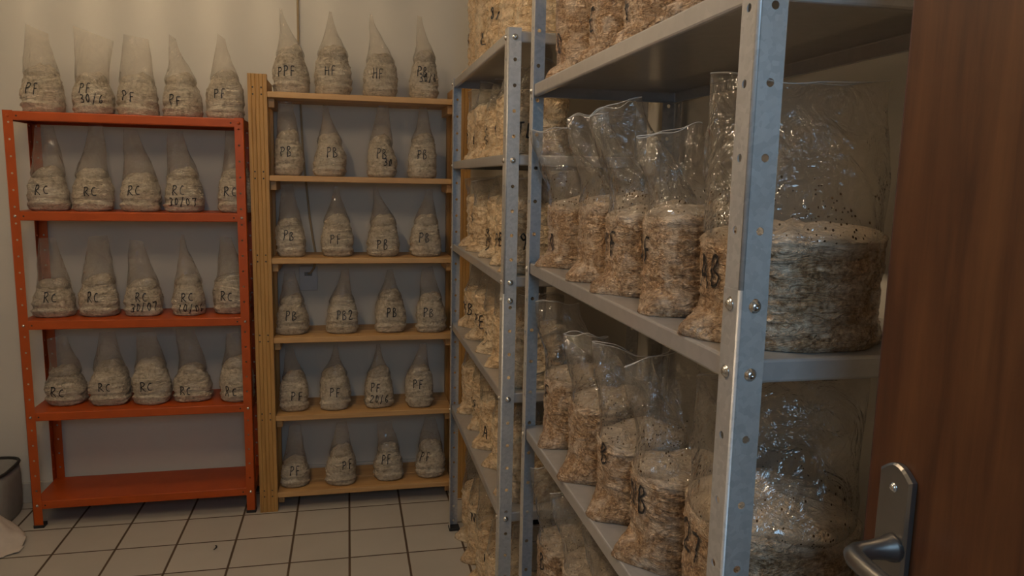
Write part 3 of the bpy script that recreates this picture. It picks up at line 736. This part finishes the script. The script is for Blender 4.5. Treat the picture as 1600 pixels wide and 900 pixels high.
BAGS = [
('O',1,-1.207,3.436,1.727,0.083,0.193,-0.046,0.352,0.035,0.315,[('PF',-1.77,0.092)]),
('O',1,-1.018,3.425,1.727,0.083,0.169,-0.059,0.353,0.089,0.299,[('PF',-1.67,0.102),('30/6',-1.36,0.059)]),
('O',1,-0.849,3.427,1.727,0.083,0.172,-0.042,0.33,0.052,0.315,[('PF',-1.8,0.077)]),
('O',1,-0.678,3.418,1.727,0.081,0.187,-0.038,0.339,-0.011,0.32,[('PF',-1.7,0.069)]),
('O',1,-0.504,3.418,1.727,0.08,0.206,-0.024,0.355,0.008,0.331,[('PF',-1.73,0.102)]),
('O',2,-1.207,3.429,1.335,0.083,0.181,-0.038,0.334,0.033,0.342,[('RC',-1.6,0.088)]),
('O',2,-1.038,3.417,1.335,0.079,0.179,-0.003,0.351,0.05,0.353,[('RC',-1.41,0.084)]),
('O',2,-0.856,3.424,1.335,0.083,0.162,-0.054,0.34,-0.0,0.337,[('RC',-1.68,0.089)]),
('O',2,-0.686,3.425,1.335,0.083,0.187,-0.056,0.325,0.005,0.34,[('RC',-1.65,0.092),('30/07',-1.46,0.044)]),
('O',2,-0.471,3.42,1.335,0.082,0.19,-0.038,0.359,0.003,0.355,[('RC',-1.78,0.09)]),
('O',3,-1.216,3.439,0.89,0.083,0.159,-0.047,0.329,0.02,0.33,[('RC',-1.49,0.088)]),
('O',3,-1.043,3.44,0.89,0.083,0.177,-0.031,0.335,0.043,0.341,[('RC',-1.67,0.085)]),
('O',3,-0.866,3.428,0.89,0.08,0.157,-0.044,0.326,0.009,0.315,[('RC',-1.48,0.084),('30/07',-1.36,0.04)]),
('O',3,-0.681,3.415,0.89,0.071,0.176,-0.022,0.35,-0.009,0.344,[('RC',-1.47,0.085),('10/06',-1.25,0.034)]),
('O',3,-0.509,3.452,0.89,0.081,0.171,-0.042,0.336,0.006,0.331,[('RC',-1.72,0.081)]),
('O',4,-1.201,3.453,0.503,0.083,0.17,-0.061,0.283,0.015,0.303,[('RC',-1.71,0.065)]),
('O',4,-1.019,3.426,0.503,0.083,0.192,-0.031,0.311,0.032,0.315,[('RC',-1.59,0.087)]),
('O',4,-0.85,3.416,0.503,0.083,0.195,-0.048,0.309,0.026,0.307,[('RC',-1.6,0.085)]),
('O',4,-0.683,3.431,0.503,0.083,0.166,-0.061,0.317,0.015,0.312,[('RC',-1.84,0.057)]),
('O',4,-0.493,3.405,0.503,0.083,0.195,-0.038,0.297,0.01,0.301,[('RC',-1.79,0.054)]),
('W',1,-0.234,3.412,1.843,0.081,0.202,-0.039,0.355,-0.029,0.35,[('PPF',-1.73,0.088)]),
('W',1,-0.057,3.413,1.843,0.082,0.214,-0.013,0.355,-0.003,0.353,[('HF',-1.69,0.102)]),
('W',1,0.144,3.41,1.843,0.079,0.191,-0.042,0.355,-0.031,0.351,[('HF',-1.71,0.096)]),
('W',1,0.337,3.4,1.843,0.068,0.217,-0.032,0.359,-0.012,0.355,[('PB',-1.75,0.114),('30/6',-1.3,0.089)]),
('W',2,-0.25,3.396,1.498,0.064,0.191,-0.039,0.315,0.019,0.317,[('PB',-1.64,0.101)]),
('W',2,-0.076,3.406,1.498,0.075,0.186,-0.027,0.307,-0.003,0.303,[('PB',-1.34,0.103)]),
('W',2,0.147,3.403,1.498,0.071,0.188,-0.015,0.314,0.032,0.318,[('PB',-1.53,0.101),('30',-1.08,0.066)]),
('W',2,0.331,3.4,1.498,0.068,0.202,-0.016,0.326,0.018,0.328,[('PB',-1.65,0.105)]),
('W',3,-0.251,3.4,1.146,0.068,0.169,-0.031,0.308,0.017,0.318,[('PB',-1.56,0.093)]),
('W',3,-0.05,3.406,1.146,0.075,0.187,-0.01,0.307,0.012,0.307,[('PF',-1.59,0.077)]),
('W',3,0.153,3.406,1.146,0.074,0.186,-0.04,0.31,-0.023,0.31,[('PB',-1.6,0.055)]),
('W',3,0.347,3.406,1.146,0.075,0.188,0.001,0.302,0.03,0.303,[('PB',-1.73,0.087)]),
('W',4,-0.251,3.406,0.797,0.075,0.176,-0.03,0.28,0.014,0.28,[('PB',-1.52,0.088)]),
('W',4,-0.033,3.406,0.797,0.074,0.173,-0.001,0.284,0.033,0.29,[('PB2',-1.31,0.086)]),
('W',4,0.182,3.408,0.797,0.077,0.194,-0.013,0.283,0.015,0.288,[('PB',-1.43,0.094)]),
('W',4,0.367,3.384,0.797,0.073,0.18,-0.038,0.291,0.009,0.302,[('PB',-1.78,0.094)]),
('W',5,-0.249,3.401,0.444,0.068,0.181,-0.034,0.291,-0.001,0.296,[('PF',-1.26,0.076)]),
('W',5,-0.07,3.407,0.444,0.075,0.194,-0.003,0.29,0.017,0.289,[('PF',-1.48,0.085)]),
('W',5,0.13,3.404,0.444,0.072,0.188,-0.01,0.291,0.007,0.291,[('PF',-1.81,0.098),('20/6',-1.53,0.043)]),
('W',5,0.314,3.382,0.444,0.071,0.192,0.001,0.29,0.034,0.295,[('PF',-1.69,0.114)]),
('W',6,-0.254,3.404,0.088,0.073,0.128,-0.021,0.275,0.03,0.278,[('PF',-1.46,0.081)]),
('W',6,-0.045,3.385,0.088,0.073,0.177,-0.018,0.288,0.028,0.292,[('PF',-1.03,0.099)]),
('W',6,0.173,3.405,0.088,0.073,0.173,-0.049,0.272,0.016,0.275,[('PF',-1.74,0.106)]),
('W',6,0.371,3.406,0.088,0.071,0.173,-0.025,0.285,0.023,0.283,[('PF',-2.03,0.109)]),
('N',1,0.565,1.736,1.735,0.086,0.261,-0.118,0.357,-0.044,0.356,[('D',-2.99,0.083)]),
('N',1,0.565,1.488,1.735,0.086,0.225,-0.117,0.318,-0.04,0.316,[('E',-3.09,0.085)]),
('N',1,0.565,1.284,1.735,0.086,0.181,-0.108,0.262,-0.03,0.258,[('F',-3.08,0.068)]),
('N',1,0.565,1.062,1.735,0.086,0.139,-0.117,0.226,-0.034,0.219,[]),
('N',1,0.565,0.86,1.735,0.086,0.136,-0.129,0.232,-0.023,0.216,[]),
('N',2,0.567,1.752,1.29,0.092,0.168,-0.138,0.328,-0.039,0.336,[('0',-2.9,0.058)]),
('N',2,0.567,1.506,1.29,0.092,0.182,-0.12,0.344,-0.032,0.347,[]),
('N',2,0.567,1.32,1.29,0.092,0.168,-0.129,0.332,-0.033,0.369,[('YF',-3.11,0.092)]),
('N',2,0.567,1.1340000000000001,1.29,0.092,0.175,-0.109,0.282,-0.004,0.302,[('NF',2.96,0.096)]),
('N',2,0.594,0.916,1.29,0.121,0.158,-0.119,0.358,0.108,0.34,[('AB',3.11,0.092)]),
('N',3,0.567,1.742,0.848,0.092,0.187,-0.118,0.353,-0.007,0.344,[('F',-2.99,0.123)]),
('N',3,0.567,1.516,0.848,0.092,0.19,-0.11,0.317,-0.01,0.311,[]),
('N',3,0.567,1.326,0.848,0.092,0.17,-0.107,0.336,0.013,0.312,[('B',-2.89,0.128)]),
('N',3,0.569,1.1400000000000001,0.848,0.094,0.18,-0.111,0.336,0.009,0.379,[('NB',-3.04,0.113)]),
('N',3,0.594,0.916,0.848,0.121,0.211,-0.113,0.374,0.118,0.392,[('27',3.05,0.137)]),
('N',4,0.567,1.766,0.41,0.092,0.169,-0.114,0.341,-0.011,0.354,[('B',-2.86,0.104)]),
('N',4,0.567,1.53,0.41,0.092,0.224,-0.124,0.373,-0.006,0.375,[]),
('N',4,0.567,1.318,0.41,0.092,0.256,-0.116,0.394,0.013,0.395,[]),
('F',1,0.534,2.9,1.885,0.082,0.316,-0.054,0.407,0.091,0.415,[('D',3.0,0.14)]),
('F',1,0.527,2.7,1.885,0.082,0.301,-0.032,0.415,0.086,0.368,[('L',-2.34,0.1)]),
('F',1,0.533,2.48,1.885,0.082,0.289,-0.051,0.37,0.061,0.374,[('8/07',-2.11,0.14)]),
('F',1,0.53,2.27,1.885,0.082,0.325,-0.02,0.41,0.054,0.369,[]),
('F',1,0.534,2.07,1.885,0.082,0.283,-0.094,0.38,0.044,0.374,[]),
('F',2,0.539,2.91,1.567,0.082,0.205,-0.082,0.269,0.064,0.272,[('B',2.99,0.092)]),
('F',2,0.529,2.7,1.567,0.082,0.207,-0.061,0.281,0.086,0.257,[('B',3.0,0.082)]),
('F',2,0.531,2.49,1.567,0.082,0.18,-0.05,0.261,0.016,0.269,[('B5',3.07,0.075)]),
('F',2,0.527,2.28,1.567,0.082,0.198,-0.05,0.279,0.038,0.264,[('S',2.95,0.086)]),
('F',2,0.531,2.07,1.567,0.082,0.191,-0.019,0.284,0.046,0.246,[('PTB',-2.47,0.069)]),
('F',3,0.536,2.9,1.237,0.082,0.214,-0.089,0.263,0.041,0.268,[]),
('F',3,0.527,2.69,1.237,0.082,0.186,-0.088,0.258,0.058,0.275,[('B',2.99,0.122)]),
('F',3,0.538,2.47,1.237,0.082,0.218,-0.052,0.269,0.04,0.276,[('PTB',2.96,0.079),('29/',-3.1,0.05)]),
('F',3,0.528,2.27,1.237,0.082,0.211,-0.05,0.252,0.088,0.283,[('PB',-2.81,0.078)]),
('F',3,0.528,2.06,1.237,0.082,0.196,-0.063,0.262,0.08,0.282,[('29',-2.44,0.092)]),
('F',4,0.534,2.93,0.907,0.082,0.166,-0.046,0.258,0.03,0.255,[('PTB',-2.78,0.078)]),
('F',4,0.535,2.69,0.907,0.082,0.187,-0.048,0.29,0.016,0.271,[('PE',-2.59,0.072)]),
('F',4,0.532,2.48,0.907,0.082,0.164,-0.06,0.271,0.075,0.267,[('7',-2.81,0.05)]),
('F',4,0.528,2.28,0.907,0.082,0.184,-0.075,0.284,0.029,0.255,[]),
('F',4,0.536,2.06,0.907,0.082,0.185,-0.056,0.259,0.075,0.267,[]),
('F',5,0.529,2.93,0.553,0.082,0.214,-0.059,0.3,0.042,0.294,[('B',2.99,0.076)]),
('F',5,0.539,2.73,0.553,0.082,0.2,-0.061,0.281,0.065,0.27,[('PF',-3.01,0.089)]),
('F',5,0.532,2.52,0.553,0.082,0.189,-0.079,0.299,0.07,0.284,[('A',-2.48,0.063)]),
('F',5,0.533,2.31,0.553,0.082,0.196,-0.062,0.292,0.022,0.294,[]),
('F',5,0.531,2.08,0.553,0.082,0.212,-0.044,0.288,0.079,0.29,[]),
('F',6,0.531,2.91,0.0,0.082,0.251,-0.061,0.447,0.042,0.44,[]),
('F',6,0.531,2.74,0.0,0.082,0.262,-0.045,0.405,0.067,0.431,[('N',-2.48,0.197)]),
('F',6,0.53,2.56,0.0,0.082,0.25,-0.066,0.441,0.067,0.447,[('F',-2.17,0.13)]),
('F',6,0.531,2.35,0.0,0.082,0.249,-0.052,0.424,0.083,0.45,[]),
('F',6,0.537,2.12,0.0,0.082,0.251,-0.044,0.433,0.102,0.43,[]),
]
CEIL = {'O': (None, 1.69, 1.298, .853), 'W': (None, 1.815, 1.470, 1.118, .77, .417), 'N': (None, 1.70, 1.255, .815), 'F': (None, 1.85, 1.53, 1.205, .875, .52)}
count = {}
for bi, (g, row, X, Y, Z, R, H, a, za, b, zb, txts) in enumerate(BAGS):
    i = count.get((g, row), 0); count[(g, row)] = i+1
    rng = random.Random(bi*13+5)
    kind = 'L' if g in 'OW' else g
    t = thing('filled_bag', bag_label(g, row, i, [x[0] for x in txts]), 'bag', (X, Y, Z+.0012), GRP[g])
    nt_, nz_ = {'L': (44, 34), 'N': (112, 84), 'F': (76, 60)}[kind]
    bm, dr, psh = body_mesh(kind, R, H, bi+1, nt_, nz_)
    bvh = BVHTree.FromBMesh(bm)
    fm = {'L': 'fill_grain', 'N': 'fill_saw', 'F': 'fill_straw'}[kind]
    mesh_obj('filling', bm, M[fm], t, True)
    wang = 0.0 if kind == 'L' else -math.atan2(X, Y)
    c = CEIL[g][row-1]
    zmax = 9 if c is None else c-Z-.004
    nf, ns = {'L': (36, 20), 'N': (72, 44), 'F': (44, 26)}[kind]
    fmesh = film_mesh(kind, R, H, a, za, b, zb, wang, dr, bi+1, nf, ns, zmax, psh)
    mesh_obj('film_top', fmesh, M['film_milky'] if kind == 'L' else [M['film_clear'], M['film_edge']], t, True)
    for s, th, zz in txts:
        small = '/' in s or (s.isdigit() and len(s) > 1 and len(txts) > 1)
        h = {'L': .042, 'N': .046, 'F': .044}[kind]*(.82 if small else 1)
        wb = writing(bvh, s, th, zz, h, R, .0048 if kind == 'L' else .0056, rng)
        if len(wb.faces): mesh_obj('handwriting', wb, M['ink'], t)
        else: wb.free()

# ------------------------------------------------------------------ the open door, hinged on the right
def make_door():
    bm = bmesh.new(); box(bm, .50, .535, -.19, .608, .008, 2.10)
    d = structure('door_1', bm, M['door'], [BEV(.004, 3)])
    yc, zb, zt = .563, 1.045, 1.236
    bm = bmesh.new()
    prof = [(-.0205, zb), (.0205, zb)] + [(.0205 - .041*k/10, zt + .011*math.sin(PI*k/10)) for k in range(11)]
    n = len(prof)
    A = [bm.verts.new((.4995, yc+u, v)) for u, v in prof]; B = [bm.verts.new((.4945, yc+u, v)) for u, v in prof]
    C_ = [bm.verts.new((.4925, yc+u*.86, zb+.003+(v-zb)*.975)) for u, v in prof]
    for i in range(n):
        j = (i+1) % n
        bm.faces.new((A[i], A[j], B[j], B[i])); bm.faces.new((B[i], B[j], C_[j], C_[i]))
    bm.faces.new(C_); bm.faces.new(A[::-1])
    bmesh.ops.recalc_face_normals(bm, faces=bm.faces)
    pl = mesh_obj('handle_plate', bm, M['nickel'], d)
    mesh_obj('screw', bolt_bm((.4925, yc, zt-.012), (-1, 0, 0), .0038), M['bolt'], pl, True)
    bm = bmesh.new()
    tube(bm, [(.493, .556, 1.168), (.488, .556, 1.168), (.482, .556, 1.168), (.470, .556, 1.168), (.455, .555, 1.168), (.447, .551, 1.168), (.443, .543, 1.168), (.441, .525, 1.1675), (.440, .495, 1.167), (.442, .46, 1.166), (.445, .43, 1.165)],
         [.0135, .013, .0105, .009, .009, .0092, .0092, .0088, .0085, .0085, .0075], 14)
    mesh_obj('lever', bm, M['nickel'], pl, True)
make_door()

# ------------------------------------------------------------------ small things
o = thing('wall_socket', 'white wall socket plate on the back wall behind the pine rack', 'socket', (-.187, YB, 1.02))
bm = bmesh.new(); box(bm, -.042, .042, -.010, 0, -.058, .058); mesh_obj('cover_plate', bm, M['white'], o, False, [BEV(.004)])
bm = bmesh.new(); box(bm, -.018, .018, -.0125, -.0095, .012, .030); mesh_obj('socket_slot', bm, M['grey'], o, False, [BEV(.002)])
bm = bmesh.new()
tube(bm, [(-.21, YB-.006, ZC-.01), (-.21, YB-.006, 2.3), (-.211, YB-.006, 1.95), (-.20, YB-.007, 1.6), (-.175, YB-.010, 1.30), (-.16, YB-.012, 1.19), (-.150, YB-.014, 1.13), (-.16, YB-.02, 1.07), (-.178, YB-.02, 1.045), (-.187, YB-.014, 1.043)], .005, 8)
tag(mesh_obj('power_cable', bm, plain('cable_sheath', (0.42, 0.30, 0.16), 0.5), None, True), 'thin tan cable running down the back wall behind the pine rack', 'cable')

def cloth_pile():
    # grey fabric tub with a dark rim
    t = thing('fabric_tub', 'grey fabric tub with black rim at the left wall corner', 'tub', (-1.556, 3.425, 0))
    bm = bmesh.new()
    prof = []
    for k in range(40):
        a = 2*PI*k/40; c, s = math.cos(a), math.sin(a)
        q = (abs(c)**4+abs(s)**4)**(-.25)
        prof.append((c*q, s*q))
    zs = [(0, .93), (.02, .97), (.10, 1.0), (.18, .99), (.225, .96), (.225, .90), (.05, .88)]
    rings = [[bm.verts.new((x*.135*f, y*.14*f, z)) for x, y in prof] for z, f in zs]
    for A, B in zip(rings, rings[1:]):
        for k in range(40): bm.faces.new((A[k], A[(k+1) % 40], B[(k+1) % 40], B[k]))
    bm.faces.new(rings[0][::-1]); bm.faces.new(rings[-1])
    mesh_obj('tub_body', bm, M['grey'], t, True)
    bm = bmesh.new(); tube(bm, [(x*.131, y*.136, .229) for x, y in prof], .007, 8, True); mesh_obj('tub_rim', bm, M['black'], t, True)
    # white cloth fallen over it and spread on the tiles
    bm = bmesh.new()
    n = 46; g = {}
    for i in range(n):
        for j in range(n):
            u, v = i/(n-1), j/(n-1)
            x = -1.72 + u*.43; y = 3.02 + v*.255
            r = math.hypot((x+1.50)/.17, (y-3.20)/.12)
            z = .21*math.exp(-(r/.72)**2.0)
            z += (.020*nz((x, y, 0), 16, 3) + .016*crease(Vector((x, y, 0)), 9, 1, 5)) * (.25+min(1, z*7))
            ex = .035*nz((x, y, 0), 6, 11)
            g[i, j] = bm.verts.new((x+ex*.5, y + ex*.5, max(.002, z)))
    for i in range(n-1):
        for j in range(n-1):
            cx, cy = (i+.5)/(n-1)-.5, (j+.5)/(n-1)-.5
            if (abs(cx)*2)**2.5+(abs(cy)*2)**2.5 > 1.0+.25*nz((cx, cy, 0), 5, 2): continue
            bm.faces.new((g[i, j], g[i+1, j], g[i+1, j+1], g[i, j+1]))
    for v in [v for v in bm.verts if not v.link_faces]: bm.verts.remove(v)
    tag(mesh_obj('white_cloth', bm, M['cloth'], None, True, [('SOLIDIFY', dict(thickness=.0025, offset=1.0))]), 'crumpled white cloth heaped on the tiles beside the orange rack', 'cloth')
cloth_pile()
bm = bmesh.new()
tube(bm, [(-.545, 2.985, .003), (-.54, 2.992, .003), (-.537, 3.003, .003), (-.538, 3.014, .004), (-.545, 3.02, .003)], [.001, .0025, .003, .0025, .001], 6)
tag(mesh_obj('floor_scrap', bm, M['black'], None, True), 'small dark curled scrap lying on the floor tiles', 'scrap')
